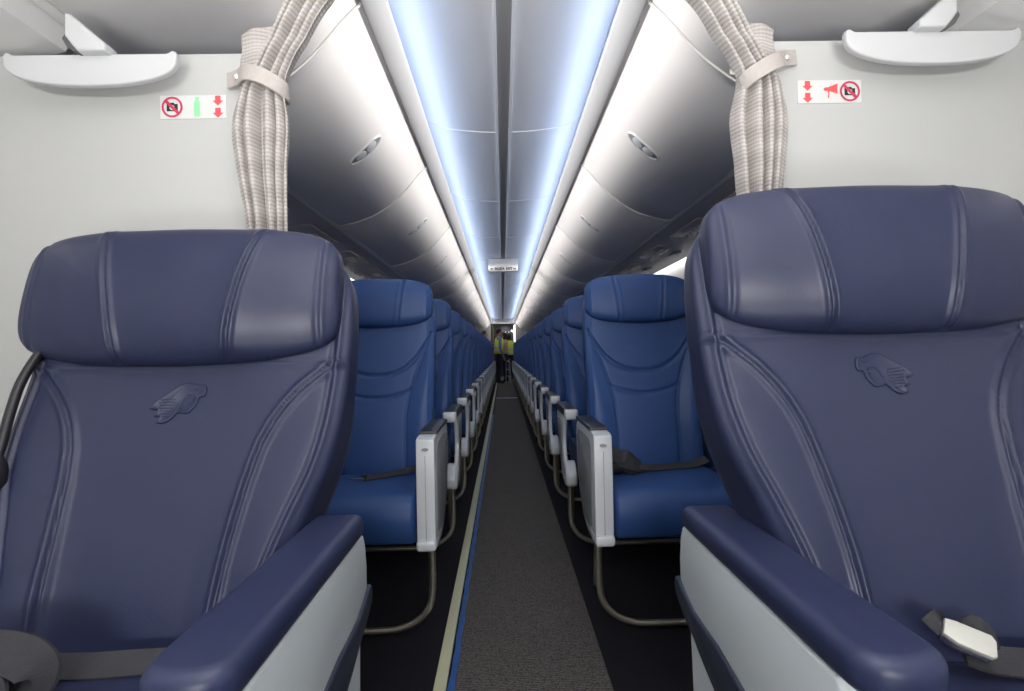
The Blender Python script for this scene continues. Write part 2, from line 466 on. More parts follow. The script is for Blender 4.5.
# ------------------------------------------------------------------ overhead bins
BP = [(.448, 2.052), (.47, 2.034), (.513, 1.990), (.557, 1.938), (.62, 1.871), (.694, 1.813), (.76, 1.773), (.828, 1.746), (.89, 1.728), (.93, 1.720), (.966, 1.716)]
BPs = smooth_path([(a, b, 0) for a, b in BP], 4)
BPs = [(v.x, v.y) for v in BPs]
BL, BG = 1.50, .009
def make_bin(s, label, cat, loc, group):
    t = thing('overhead_bin', label, cat, loc, group)
    y0, y1 = BG / 2, BL - BG / 2
    # curved door, 2 cm thick, rims bevelled
    ins = [(a + .012, b + .018) for a, b in BPs]
    out = [(s * a, b) for a, b in BPs] + [(s * a, b) for a, b in ins[::-1]]
    prism('door', out, xz(y0), xz(y1), M['bin'], t, .004, 2, 35)
    hs = [(.462, 2.05), (.462, 2.075), (.53, 2.10), (1.42, 2.10), (1.43, 1.745), (1.06, 1.728)] + [(a + .013, b + .019) for a, b in BPs[::-1]]
    prism('bin_housing', [(s * a, b) for a, b in hs], xz(.002), xz(BL - .002), M['binedge'], t, 0, 1, 30)
    # pale edge strip along the foot of the door
    prism('bottom_edge', [(s * a, b) for a, b in [(.969, 1.713), (.978, 1.707), (.990, 1.706), (.993, 1.724), (.969, 1.726)]], xz(.002), xz(BL - .002), M['binedge'], t)
    # seam bead on the aft end of the door
    f = lambda a, b: (s * a, BL, b)
    tube('seam_bead', [f(a - .001, b - .001) for a, b in BPs], .005, M['binedge'], t, 6)
    # hinge clips along the top edge
    for q in (.12, .75, 1.38):
        box('hinge_clip', (s * .4465, q, 2.055), (.007, .035, .008), M['silverdk'], t, .002, 2)
    # latch: oval ring, recessed plate and two paddle buttons, following the curve of the door
    Y = Vector((0, 1, 0))
    PV = [Vector((s * a, 0, b)) for a, b in BPs]
    AL = [0]
    for u, v in zip(PV, PV[1:]): AL.append(AL[-1] + (v - u).length)
    i0 = min(range(len(BPs)), key=lambda k: abs(BPs[k][0] - .612))
    def on(d, y, h):
        """point d metres along the door from the latch centre, y along the bin, h proud of the surface"""
        q = AL[i0] + d
        i = max(0, min(len(PV) - 2, next((k for k in range(len(AL) - 1) if AL[k + 1] >= q), len(PV) - 2)))
        tg = (PV[i + 1] - PV[i]).normalized(); nr = tg.cross(Y).normalized()
        if nr.z > 0: nr = -nr
        return PV[i] + tg * (q - AL[i]) + nr * h + Y * (BL * .5 + y)
    def oval(k, a, b): return math.copysign(abs(math.cos(k)) ** .8, math.cos(k)) * a, math.sin(k) * b
    L_, W_ = .090, .040
    bm = bmesh.new(); rr = []
    for k in range(40):
        w_ = 2 * PI * k / 40
        rr.append([bm.verts.new(on(*oval(w_, L_ + e, W_ + e), h)) for e, h in ((-.006, 0), (-.005, .005), (0, .007), (.004, .004), (.006, -.001))])
    for k in range(40):
        for j in range(4): bm.faces.new((rr[k][j], rr[k][j + 1], rr[(k + 1) % 40][j + 1], rr[(k + 1) % 40][j]))
    h = from_bm('latch', bm, M['binedge'], t, 50)
    bm = bmesh.new(); NR = 20
    rows = []
    for k in range(NR + 1):
        d = (L_ - .004) * (-1 + 2 * k / NR); ww = (W_ - .003) * max(.02, (1 - abs(-1 + 2 * k / NR) ** 2.6)) ** .5
        rows.append((bm.verts.new(on(d, -ww, .0012)), bm.verts.new(on(d, ww, .0012))))
    for u, v in zip(rows, rows[1:]): bm.faces.new((u[0], u[1], v[1], v[0]))
    from_bm('latch_recess', bm, M['silverdk'], h)
    for e in (-.031, .031):
        bm = bmesh.new(); NP = 24
        pl = [[bm.verts.new(on(e + .028 * f * math.cos(2 * PI * k / NP), .028 * f * math.sin(2 * PI * k / NP), hh)) for k in range(NP)] for f, hh in ((1, .001), (1, .005), (.86, .0075))]
        for A, B in zip(pl, pl[1:]):
            for k in range(NP): bm.faces.new((A[k], A[(k + 1) % NP], B[(k + 1) % NP], B[k]))
        bm.faces.new(pl[-1])
        from_bm('latch_button', bm, M['silver'], h)
    return t
def bin_label(k, s):
    if k == 0: return 'grey overhead bin above the white partition in front of the %s curtain' % SIDE[s]
    return '%s grey overhead bin with oval latch behind the curtain, %s side of ceiling' % (ORD[k - 1], SIDE[s])
for s in (-1, 1):
    proto = None
    for k in range(13):
        y = .20 + BL * k
        if proto is None:
            proto = make_bin(s, bin_label(0, s), 'overhead bin', (0, y, 0), 'overhead bins on the %s side' % SIDE[s])
        else:
            c = copy_tree(proto); c.location = (0, y, 0); c['label'] = bin_label(k, s)
    # one closing panel between the last bin and the aft wall
    y = .20 + BL * 13
    hs = BPs + [(1.02, 1.72), (1.35, 1.75), (1.35, 2.10), (.53, 2.10), (.462, 2.075)]
    struct(prism('trim_%d' % (9 if s < 0 else 10), [(s * a, b) for a, b in hs], xz(y), xz(YE), M['bin']))
    # behind the camera the bins go on as one plain run (never seen, they only close the cabin)
    struct(prism('trim_%d' % (11 if s < 0 else 12), [(s * a, b) for a, b in hs], xz(YB), xz(.195), M['bin']))

# service panels under the bins
def psu_base(s, y0, y1, name, m):
    P = [(.992, 1.706), (1.01, 1.697 if y0 > 0 else 1.665), (1.06, 1.688 if y0 > 0 else 1.650), (1.20, 1.672 if y0 > 0 else 1.640), (1.39, 1.658 if y0 > 0 else 1.630), (1.405, 1.668), (1.41, 1.742), (1.07, 1.722), (.992, 1.716)]
    return prism(name, [(s * a, b) for a, b in P], xz(y0), xz(y1), m)
for s in (-1, 1):
    struct(psu_base(s, YB, 1.259, 'trim_%d' % (13 if s < 0 else 14), M['psufore']))
    struct(psu_base(s, 1.26, YE, 'trim_%d' % (15 if s < 0 else 16), M['psu']))
    # joint line in the forward panel
    f = [(s * a, b) for a, b in ((.997, 1.696), (1.012, 1.665), (1.06, 1.650), (1.12, 1.6455), (1.20, 1.640), (1.30, 1.635))]
    o = tube('trim_%d' % (17 if s < 0 else 18), smooth_path([(a, .97 + .09 * max(0, abs(a) - 1.0) ** .7, b - .001) for a, b in f], 5), .0035, M['white'], None, 6)
    struct(o)
def make_psu(s):
    t = thing('air_vent_panel', '', 'vent panel', (s * 1.19, 0, 1.672), 'vent panels under the %s bins' % SIDE[s])
    prism('panel', [(-.13, -.24), (.13, -.24), (.13, .24), (-.13, .24)], lambda a, b: (a, b, -.010 + .012 * (abs(a) / .13) ** 2), lambda a, b: (a, b, .012), M['psu'], t, .006, 2)
    for k in (-1, 0, 1):
        bm = bmesh.new()
        bmesh.ops.create_cone(bm, cap_ends=True, segments=20, radius1=.020, radius2=.028, depth=.014, matrix=Matrix.Translation((-.06, .055 * k - .13, -.016)))
        a = from_bm('reading_light', bm, M['psulight'], t)
        bm = bmesh.new()
        bmesh.ops.create_uvsphere(bm, u_segments=12, v_segments=8, radius=.014, matrix=Matrix.Translation((-.06, .055 * k - .13, -.020)))
        from_bm('lamp_lens', bm, M['lens'], a)
        bm = bmesh.new()
        bmesh.ops.create_cone(bm, cap_ends=True, segments=20, radius1=.013, radius2=.024, depth=.022, matrix=Matrix.Translation((-.05, .065 * k + .13, -.019)))
        from_bm('air_nozzle', bm, M['psulight'], t)
    box('indicator_strip', (.07, 0, -.010), (.05, .16, .008), M['psulight'], t, .003, 2)
    return t
for s in (-1, 1):
    proto = make_psu(s)
    for k in range(20):
        c = proto if k == 0 else copy_tree(proto)
        c.location = (s * 1.19, ROW0 - .05 + PITCH * k, 1.672)
        c['label'] = '%s dark air vent and reading light panel from the curtain under the %s bins' % (ORD[k], SIDE[s])

# ------------------------------------------------------------------ partitions, placards, half-moon fairings
PZ = {-1: 1.636, 1: 1.650}
for s in (-1, 1):
    x0, x1 = s * .521, s * 1.66
    t = thing('partition_panel', 'plain off-white partition with safety sticker on the %s side of the cabin' % SIDE[s], 'partition', (s * 1.08, 1.24, 0))
    top = PZ[s]
    out = [(s * .60, .02), (s * .60, .75), (s * .521, .95), (s * .521, top - .02), (s * .541, top), (s * 1.30, top), (s * 1.40, top - .02), (s * 1.55, 1.42), (s * 1.62, 1.2), (s * 1.64, .9), (s * 1.58, .3), (s * 1.56, .02)]
    prism('panel', [(a - s * 1.08, b) for a, b in out], xz(-.02), xz(.0), M['part'], t, .004, 2)
    box('edge_trim', (s * (.521 - 1.08) - s * .002, -.010, (top + .93) / 2), (.007, .024, top - .96), M['white'], t, .004, 2)

def ring_pts(cx, cz, r, n=40): return [(cx + r * math.cos(2 * PI * k / n), cz + r * math.sin(2 * PI * k / n)) for k in range(n)]
def flat(name, pts, h, m, parent):
    """thin printed mark standing h proud of the sticker face (local y = -front)"""
    return prism(name, pts, xz(-h), xz(-h + .0004), m, parent)
def annulus(name, cx, cz, r0, r1, h, m, parent):
    bm = bmesh.new()
    A, B = ring_pts(cx, cz, r0), ring_pts(cx, cz, r1)
    va = [bm.verts.new((a, -h, b)) for a, b in A]; vb = [bm.verts.new((a, -h, b)) for a, b in B]
    va2 = [bm.verts.new((a, -h + .0004, b)) for a, b in A]; vb2 = [bm.verts.new((a, -h + .0004, b)) for a, b in B]
    for k in range(40):
        j = (k + 1) % 40
        bm.faces.new((va[k], va[j], vb[j], vb[k])); bm.faces.new((vb[k], vb[j], vb2[j], vb2[k])); bm.faces.new((va[j], va[k], va2[k], va2[j]))
    return from_bm(name, bm, m, parent)
def placard(s, cx, cz):
    what = 'no camera, green bottle and red arrow' if s < 0 else 'red arrow, megaphone and no camera'
    t = thing('safety_placard', 'white sticker with %s symbols on the %s partition' % (what, SIDE[s]), 'sticker', (cx, 1.2197, cz))
    w = .0725
    box('sticker', (0, -.0006, 0), (2 * w, .0012, .052), M['paper'], t)
    ca = -.046 if s < 0 else .046
    ar = .054 if s < 0 else -.050
    h = .0018
    f = flat('camera_symbol', [(ca - .012, -.009), (ca + .012, -.009), (ca + .012, .007), (ca + .005, .007), (ca + .004, .010), (ca - .004, .010), (ca - .005, .007), (ca - .012, .007)], h, M['ink'], t)
    annulus('lens_ring', ca, -.001, .003, .0055, h + .0005, M['paper'], f)
    annulus('ban_ring', ca, 0, .0185, .0228, h + .0006, M['dkred'], t)
    d = .0033 * .7071
    flat('ban_bar', [(ca - .0145 - d, .0145 - d), (ca + .0145 - d, -.0145 - d), (ca + .0145 + d, -.0145 + d), (ca - .0145 + d, .0145 + d)], h + .0009, M['dkred'], t)
    for z in (.0245, -.0025):
        flat('arrow', [(ar - .006, z), (ar + .006, z), (ar + .006, z - .011), (ar + .0118, z - .011), (ar, z - .0222), (ar - .0118, z - .011), (ar - .006, z - .011)], h, M['red'], t)
    if s < 0:
        b = [(-.0052, -.021), (.0052, -.021), (.0066, -.019), (.0066, .010), (.0045, .0135), (.0030, .015), (.0030, .019), (.0048, .019), (.0048, .022), (-.0036, .022), (-.0036, .019), (-.0028, .019), (-.0028, .015), (-.0045, .0135), (-.0066, .010), (-.0066, -.019)]
        flat('bottle_symbol', [(a + .008, c) for a, c in b], h, M['green'], t)
    else:
        b = [(-.018, .006), (-.014, .0095), (-.008, .0095), (.013, .0175), (.014, .019), (.014, -.0060), (.0125, -.0045), (-.0045, .0010), (-.0045, -.004), (-.0052, -.013), (-.0072, -.015), (-.0085, -.013), (-.0068, -.004), (-.0085, .0015), (-.014, .0015), (-.018, .005)]
        flat('megaphone_symbol', [(a + .004, c) for a, c in b], h, M['red'], t)
placard(-1, -.702, 1.516)
placard(1, .719, 1.532)

def half_moon(s, cx, zt, hw, drop):
    t = thing('half_moon_mount', 'white half-moon shaped plate on an arm over the %s partition' % SIDE[s], 'mount', (cx, 1.165, zt))
    P = [(-hw, -.003), (-hw + .003, .004), (-hw + .010, .006), (-hw + .016, .002), (-hw + .021, 0), (hw - .021, 0), (hw - .016, .002), (hw - .010, .006), (hw - .003, .004), (hw, -.003)]
    n = 26
    for k in range(1, n):
        a = PI * k / n
        c = math.cos(a)
        P.append((hw * math.copysign(abs(c) ** .92, c), -.006 - drop * math.sin(a) ** .72))
    prism('plate', P, xz(-.009), xz(.009), M['white'], t, .004, 3)
    # arm rising to the service panel
    A = [(.046, -.004), (.046, .012), (.030, .026), (-.024, .074), (-.036, .076), (-.036, .028), (-.024, .012), (-.010, -.004)]
    q = -s
    off = .0 if s < 0 else 0.
    arm = prism('arm', [(q * a + off, b) for a, b in A], xz(-.030), xz(.012), M['white'], t, .006, 3)
    prism('gasket', [(q * a, b) for a, b in [(-.030, .034), (-.004, -.002), (-.016, -.004), (-.036, .008), (-.047, .026), (-.040, .036)]], xz(-.022), xz(.02), M['rubber'], arm, .002, 2)
half_moon(-1, -.882, 1.602, .180, .060)
half_moon(1, .912, 1.632, .192, .064)

# ------------------------------------------------------------------ curtains
def make_curtain(s):
    t = thing('curtain', 'beige woven curtain gathered by a strap at the %s partition' % SIDE[s], 'curtain', (s * .53, 1.19, 1.54), None)
    ox, oy, oz = t.location
    # centre line x(z) and half width of the gathered cloth (positive x = away from the aisle, mirrored by s)
    cx = [(.70, .548), (1.0, .540), (1.23, .530), (1.36, .538), (1.46, .540), (1.535, .535), (1.58, .515), (1.64, .482), (1.73, .434), (1.85, .365), (2.0, .29), (2.17, .23)] if s < 0 else \
         [(.70, .562), (1.0, .555), (1.28, .545), (1.36, .548), (1.46, .550), (1.55, .548), (1.59, .527), (1.64, .497), (1.73, .448), (1.85, .372), (2.0, .29), (2.17, .23)]
    hw = [(.70, .085), (1.0, .052), (1.23, .046), (1.36, .056), (1.46, .064), (1.535, .050), (1.58, .043), (1.64, .045), (1.73, .052), (1.85, .085), (2.0, .13), (2.17, .17)]
    dp = [(.70, .011), (1.23, .012), (1.46, .015), (1.535, .012), (1.60, .013), (1.73, .015), (2.17, .018)]
    NA, NZ = 150, 130
    nf = 4.3
    vs, fs, uv = [], [], []
    for i in range(NZ + 1):
        z = .70 + (2.17 - .70) * i / NZ
        c, h, d = stab(cx, z), stab(hw, z), tab(dp, z)
        tie = G(z - 1.545, .05)
        for k in range(NA + 1):
            a = k / NA
            ph = 2 * PI * nf * (a + .05 * math.sin(2 * PI * a * 1.3 + s)) + .6 * math.sin(z * 4 + a * 5) + (0 if s < 0 else 1.3)
            y = d * math.sin(ph) + .006 * math.sin(2.1 * ph + 1) * (1 - .5 * tie) - .010 * math.sin(PI * a)
            xx = c + h * (2 * a - 1) + .34 * h / nf * math.cos(ph) * (1.25 - .4 * tie) 
            vs.append((s * xx - ox, y, z - oz))
            uv.append((a * .9, z))
    for i in range(NZ):
        for k in range(NA):
            j = i * (NA + 1) + k
            fs.append((j, j + 1, j + NA + 2, j + NA + 1))
    me = bpy.data.meshes.new('drape')
    me.from_pydata(vs, [], fs)
    L = me.uv_layers.new(name='weave')
    for l in me.loops: L.data[l.index].uv = uv[l.vertex_index]
    o = link('drape', me, M['curtain'], t, 0)
    so = o.modifiers.new('thick', 'SOLIDIFY'); so.thickness = .0022; so.offset = 0
    # loose fold hooked on the top of the partition behind the gathered cloth
    vs, fs, uv = [], [], []
    for i in range(21):
        q = i / 20
        for k in range(31):
            a = k / 30
            xi = .505 + .085 * a - .02 * q * (1 - a)
            zz = 1.695 - .028 * a - q * (.135 + .02 * a) if s < 0 else 1.690 - .022 * a - q * (.125 + .02 * a)
            vs.append((s * xi - ox, .014 + .006 * math.sin(a * 7 + q * 2) + .004 * math.sin(q * 9) - .012 * q, zz - oz)); uv.append((a * .12, zz))
    for i in range(20):
        for k in range(30):
            j = i * 31 + k; fs.append((j, j + 1, j + 32, j + 31))
    me = bpy.data.meshes.new('hem_fold')
    me.from_pydata(vs, [], fs)
    L = me.uv_layers.new(name='weave')
    for l in me.loops: L.data[l.index].uv = uv[l.vertex_index]
    o = link('hem_fold', me, M['curtain'], t, 0)
    so = o.modifiers.new('thick', 'SOLIDIFY'); so.thickness = .002; so.offset = 0
    # tieback: from the snap on the partition across the front of the cloth and round behind it
    if s < 0:
        path = [(-.622, .020, 1.569), (-.594, .004, 1.568), (-.562, -.030, 1.562), (-.526, -.042, 1.550), (-.496, -.033, 1.536), (-.482, -.010, 1.528), (-.488, .012, 1.528), (-.53, .020, 1.54)]
    else:
        path = [(.640, .020, 1.606), (.610, .004, 1.596), (.578, -.030, 1.576), (.545, -.042, 1.558), (.514, -.033, 1.541), (.500, -.010, 1.530), (.506, .012, 1.531), (.55, .022, 1.55)]
    pp = smooth_path([(a - ox, b, c - oz) for a, b, c in path], 6)
    ctr = Vector((s * .54 - ox, .004, 0))
    ups = [Vector((p.x - ctr.x, p.y - ctr.y, 0)).normalized() * .6 + Vector((0, -.7 if i < 30 else 0, 0)) for i, p in enumerate(pp)]
    # material with its own uv
    bm = bmesh.new(); add_strap(bm, pp, ups, .034, .0035)
    tb = from_bm('tieback', bm, M['tieback'], t, 50)
    bm = bmesh.new()
    px = path[1]
    bmesh.ops.create_uvsphere(bm, u_segments=16, v_segments=8, radius=.0075, matrix=Matrix.Translation((px[0] - ox, px[1] - .004, px[2] - oz)) @ Matrix.Diagonal((1, .6, 1, 1)))
    from_bm('snap_button', bm, M['snap'], tb)
M['tieback'] = mat('woven strap', (.46, .425, .40, 1), .85, bump=(420, .6), var=.12, varscale=120)
make_curtain(-1); make_curtain(1)

# ------------------------------------------------------------------ business class seats
WELT = [(-.06, .120), (0, .125), (.1, .130), (.2, .136), (.3, .147), (.36, .158), (.40, .173), (.43, .190), (.46, .212), (.485, .236), (.51, .262), (.56, .30), (.75, .45)]
BW = [(-.06, .205), (.08, .215), (.16, .225), (.24, .247), (.32, .272), (.40, .285), (.50, .288), (.60, .288), (.75, .285)]
def b_w(t): return stab(BW, t)
def b_front(u, t):
    w = b_w(t)
    return -.004 + .022 * ss(.35, .95, abs(u) / w) * ss(.55, .1, t) + .008 * math.sin(PI * max(0, min(1, t / .5)))  \
        + .006 * G(t - .12, .12)
def b_back(u, t): return -.105 + .035 * ss(.35, .7, t) - .015 * (1 - ss(0, .7, t))
def b_disp(u, t):
    wc = stab(WELT, t)
    slope = (stab(WELT, t + .006) - stab(WELT, t - .006)) / .012
    d = (abs(u) - wc) / math.hypot(1, slope)
    r = 0
    if t < .513:
        r += .0060 * (G(d - .0075, .0052) + G(d + .0075, .0052)) - .0055 * G(d, .0032)
    e = b_w(t) - abs(u)
    r += .0042 * G(e - .020, .0045) - .004 * G(e - .030, .004)
    r -= .0045 * G(t - .516, .0022)
    r += .004 * ss(.50, .51, t) 
    # soft puckering of the hide
    r += .0012 * math.sin(23 * u + 9 * t) * math.sin(17 * t - 5 * u)
    return r
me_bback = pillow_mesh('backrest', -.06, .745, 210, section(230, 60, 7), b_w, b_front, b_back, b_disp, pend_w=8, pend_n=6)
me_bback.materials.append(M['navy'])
H0 = .631
def h_w(t): return .290 - .003 * ((t - H0) / .115) - .014 * ss(0, 1, (H0 - t) / .115) * 0
def h_front(u, t):
    a = abs(u) / .300
    return .074 - .036 * a ** 2.4 - .010 * ((t - H0) / .115) ** 2 - .006 * ss(.02, -.11, t - H0) * 0
def h_back(u, t): return -.03 - .0 * u
def h_disp(u, t):
    k = max(0, (t - (H0 - .122)) / .264)
    sc = .097 + .049 * k ** 1.5
    d = abs(u - .009) - sc
    r = .0042 * (G(d - .0068, .0045) + G(d + .0068, .0045)) - .0050 * G(d, .003)
    r += .004 * G(d, .03)
    r += .0010 * math.sin(31 * u + 14 * t) * math.sin(21 * t - 9 * u + 1)
    e = .266 - abs(u)
    r += .0018 * G(e, .004) - .0018 * G(e - .010, .004)
    return r
def h_shear(u, s):
    # lower edge sags to the middle, top edge dips a little at the ends
    a = abs(u) / .300
    return (-s if s < 0 else 0) * (.024 * a ** 2) - (s if s > 0 else 0) * .006 * a ** 2
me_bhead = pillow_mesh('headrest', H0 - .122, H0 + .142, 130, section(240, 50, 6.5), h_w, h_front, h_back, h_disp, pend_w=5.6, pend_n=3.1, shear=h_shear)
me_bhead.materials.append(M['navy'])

# embossed bird-warrior crest: helmet and feathers, face
CRA = [(100, 432), (128, 385), (170, 348), (235, 308), (300, 272), (365, 228), (430, 190), (495, 170), (560, 165), (630, 176), (690, 192), (730, 180), (765, 186), (790, 215), (808, 262), (805, 300), (786, 318), (752, 318), (722, 335), (716, 362), (722, 385), (700, 420), (676, 446),
       (648, 478), (610, 492), (560, 493), (505, 480), (478, 482), (456, 512), (430, 540), (385, 572), (340, 588), (285, 590), (235, 578), (252, 556), (268, 522), (230, 522), (180, 512), (205, 482), (218, 446), (165, 448)]
CRL = [[(668, 325), (640, 306), (600, 298), (560, 304), (535, 330), (515, 380), (495, 440), (474, 492)], [(752, 318), (715, 308), (690, 326), (668, 325)], [(640, 238), (665, 248), (695, 240)], [(640, 352), (668, 348), (700, 352)],
       [(235, 345), (420, 345)], [(205, 374), (440, 374)], [(240, 403), (430, 403)], [(235, 432), (420, 432)], [(250, 460), (418, 460)], [(262, 488), (400, 488)], [(300, 517), (390, 517)]]
def crest(parent, pivot, rot, tc, mirror, sx=.00013):
    def place(px, py):
        u = (px - 455) * sx * mirror; t = tc + (385 - py - (.10 if mirror < 0 else 0) * (px - 455)) * sx * 1.38
        return u, t
    def relief(name, pts, h):
        bm = bmesh.new()
        P = [place(*p) for p in pts]
        n = len(P)
        area = sum(P[i][0] * P[(i + 1) % n][1] - P[(i + 1) % n][0] * P[i][1] for i in range(n))
        sg = 1 if area > 0 else -1
        rings = []
        for off, hh in ((.0, -.0015), (.0005, h * .7), (.0018, h), (.0034, h), (.0048, h * .62)):
            ring = []
            for i in range(n):
                a, b, c = Vector(P[i - 1]), Vector(P[i]), Vector(P[(i + 1) % n])
                tg = ((b - a).normalized() + (c - b).normalized())
                tg = tg.normalized() if tg.length > 1e-6 else (b - a).normalized()
                nn = Vector((-tg.y, tg.x)) * sg
                q = b + nn * off
                ring.append(bm.verts.new((q.x, -(b_front(q.x, q.y) + b_disp(q.x, q.y) + hh), q.y)))
            rings.append(ring)
        for A, B in zip(rings, rings[1:]):
            for i in range(n): bm.faces.new((A[i], A[(i + 1) % n], B[(i + 1) % n], B[i]))
        bm.faces.new(rings[-1])
        o = from_bm(name, bm, M['navy'], parent, 60)
        o.location = pivot; o.rotation_euler = rot
        return o
    a = relief('crest', CRA, .0034)
    for L_ in CRL:
        pts = []
        for q in smooth_path([(x, y, 0) for x, y in L_], 6):
            u, t = place(q.x, q.y)
            pts.append((u, -(b_front(u, t) + b_disp(u, t) + .0022), t))
        tube('crest_line', pts, .0016 if len(L_) > 4 else .0011, M['navy'], a, 8)
    return a

def business_seat(s, X, Yp, zp, th, label):
    t = thing('business_seat', label, 'seat', (X, Yp, 0), None)
    rot = (-R(th), 0, 0); piv = (0, 0, zp)
    inst('backrest', me_bback, t, piv, rot)
    th2 = th - 11
    hl = (s * .022, H0 * (math.sin(R(th)) - math.sin(R(th2))), zp + H0 * (math.cos(R(th)) - math.cos(R(th2))))
    hr = inst('headrest', me_bhead, t, hl, (-R(th2), 0, 0))
    hr.scale = (-s, 1, 1)   # the right seat mirrors the left one
    crest(t, piv, rot, .437, 1 if s < 0 else -1)
    # seat cushion, waterfall front
    P = smooth2([(-.50, .40), (-.47, .49), (-.36, .530), (-.15, .532), (.02, .525), (.05, .45), (.03, .38), (-.30, .36), (-.46, .36)], 5)
    prism('seat_cushion', P, yz(-.225), yz(.225), M['navy'], t, .025, 4, 60)
    bm = bmesh.new(); add_box(bm, (0, -.22, .20), (.42, .44, .36), .03); add_box(bm, (0, -.2, .02), (.5, .5, .04), .01)
    from_bm('base', bm, M['navyband'], t)
    # armrests: local x of the aisle side arm (towards x=0)
    def arm(xc, q, full):
        # plan outline of the pad, rounded nose to the front
        y0, y1, w = (.476 if s < 0 else .463) - Yp, .956 - Yp, .0445
        O = []
        for k in range(13):
            a = PI + PI * k / 12
            O.append((xc + w * math.copysign(abs(math.cos(a)) ** .8, math.cos(a)), y0 + .036 + .036 * math.copysign(abs(math.sin(a)) ** .9, math.sin(a))))
        for k in range(7):
            a = PI / 2 * k / 6
            O.append((xc + w - .018 + .018 * math.cos(a), y1 - .018 + .018 * math.sin(a)))
        for k in range(7):
            a = PI / 2 + PI / 2 * k / 6
            O.append((xc - w + .018 + .018 * math.cos(a), y1 - .018 + .018 * math.sin(a)))
        pad = prism('armrest_pad', O, xy(.648), xy(.689), M['navypad'], t, .016, 5, 60)
        pad.location = (0, 0, 0)
        x0, x1 = xc - .036, xc + .036
        xo = xc + q * .0405   # outer face towards the aisle
        xi = xc - q * .030
        A = [(.512, .650), (.956, .650), (.968, .630), (.976, .590), (.974, .545), (.90, .520), (.80, .515), (.70, .50), (.512, .485), (.496, .52), (.494, .62)]
        prism('side_panel', [(a - Yp, b) for a, b in A], yz(xo), yz(xi), M['shell'], t, .006, 3)
        B = [(.987, .552), (.970, .554), (.94, .541), (.90, .530), (.85, .527), (.80, .526), (.70, .511), (.60, .50), (.50, .490), (.49, .38), (.60, .395), (.70, .424), (.80, .450), (.86, .470), (.90, .487), (.95, .503), (.985, .520), (.992, .538)]
        prism('trim_band', [(a - Yp, b) for a, b in B], yz(xo + q * .006), yz(xi - q * .004), M['navyband'], t, .006, 3)
        Cc = [(.935, .505), (.925, .35), (.91, .10), (.905, .012), (.48, .012), (.48, .45)]
        prism('lower_fairing', [(a - Yp, b) for a, b in Cc], yz(xo - q * .002), yz(xi), M['shell'], t, .006, 2)
    arm(-s * (abs(X) - .3165), -s, True)
    arm(s * .335, s, True)
    return t
seatL = business_seat(-1, -.600, .80, .480, 23, 'navy leather business seat in left foreground with crest facing right')
seatR = business_seat(1, .590, .727, .502, 20.5, 'navy leather business seat in right foreground with crest facing left')

# left seat: gooseneck reading lamp at its window-side shoulder, lap belt on the cushion
ox, oy = seatL.location.x, seatL.location.y
gp = smooth_path([(-.856, 1.07, 1.035), (-.862, 1.01, .985), (-.866, .97, .93), (-.864, .945, .88), (-.862, .928, .835), (-.860, .912, .80)], 6)
gn = tube('reading_lamp_stem', [(a - ox, b - oy, c) for a, b, c in gp], .0078, M['blackpl'], seatL, 12)
bm = bmesh.new()
hp = [(-.860, .912, .808), (-.860, .910, .797), (-.861, .908, .785), (-.862, .906, .768), (-.863, .904, .752), (-.864, .902, .742)]
add_tube(bm, [(a - ox, b - oy, c) for a, b, c in hp], [.010, .016, .020, .0215, .019, .012], 16)
hd = from_bm('reading_lamp_head', bm, M['blackpl'], seatL, 60)
bm = bmesh.new(); add_tube(bm, [(-.8635 - ox, .899 - oy, .752), (-.8645 - ox, .8975 - oy, .738)], [.0195, .016], 16)
from_bm('reading_lamp_rim', bm, M['steel'], hd)

bl = strap('seat_belt', smooth_path([(.12, -.03, .545), (.06, -.035, .546), (0, -.04, .546), (-.05, -.045, .549), (-.10, -.06, .556)], 6), (0, -.8, 1), .036, .004, M['webgrey'], seatL)
bl.parent = seatL
bm = bmesh.new()
add_strap(bm, smooth_path([(-.20, -.085, .565), (-.15, -.10, .59), (-.09, -.105, .604), (-.035, -.105, .596), (-.012, -.105, .573), (-.03, -.105, .550), (-.09, -.11, .545)], 8), (0, -.75, .6), .050, .007)
add_strap(bm, smooth_path([(-.22, -.075, .555), (-.15, -.12, .572), (-.09, -.128, .578), (-.06, -.128, .566), (-.06, -.128, .552), (-.1, -.13, .545)], 8), (0, -.75, .6), .046, .006)
from_bm('belt_loop', bm, M['webgrey'], bl, 50)
box('belt_clasp', (-.115, -.14, .561), (.05, .036, .018), M['steel'], bl, .005, 3, Matrix.Rotation(R(35), 3, 'X'))

# right seat: belt with its lifted silver buckle
bl = strap('seat_belt', smooth_path([(-.045, -.035, .570), (-.01, -.036, .558), (.04, -.038, .552), (.10, -.04, .549), (.16, -.045, .549), (.20, -.05, .549), (.235, -.05, .52)], 6), (0, -.8, 1), .038, .004, M['webgrey'], seatR)
Rm = Matrix.Rotation(R(38), 3, 'X') @ Matrix.Rotation(R(-6), 3, 'Y') @ Matrix.Rotation(R(-32), 3, 'Z')
P = [(.75 * a_, .75 * b_) for a_, b_ in [(-.034, .019), (-.018, .021), (.030, .019), (.036, .010), (.036, -.016), (.030, -.021), (-.016, -.019), (-.036, -.010)]]
def put(h): return lambda a, b: Rm @ Vector((a, b, h)) + Vector((-.048, -.050, .592))
bk = prism('belt_buckle', P, put(-.004), put(.004), M['buckle'], bl, .002, 2)
prism('buckle_body', [(a * .95, b * .9) for a, b in P], put(-.018), put(-.005), M['steel'], bk, .003, 2)
bm = bmesh.new()
add_strap(bm, smooth_path([(-.082, -.03, .597), (-.070, -.03, .606), (-.060, -.02, .598), (-.05, -.012, .580)], 6), (0, -.8, .6), .024, .004)
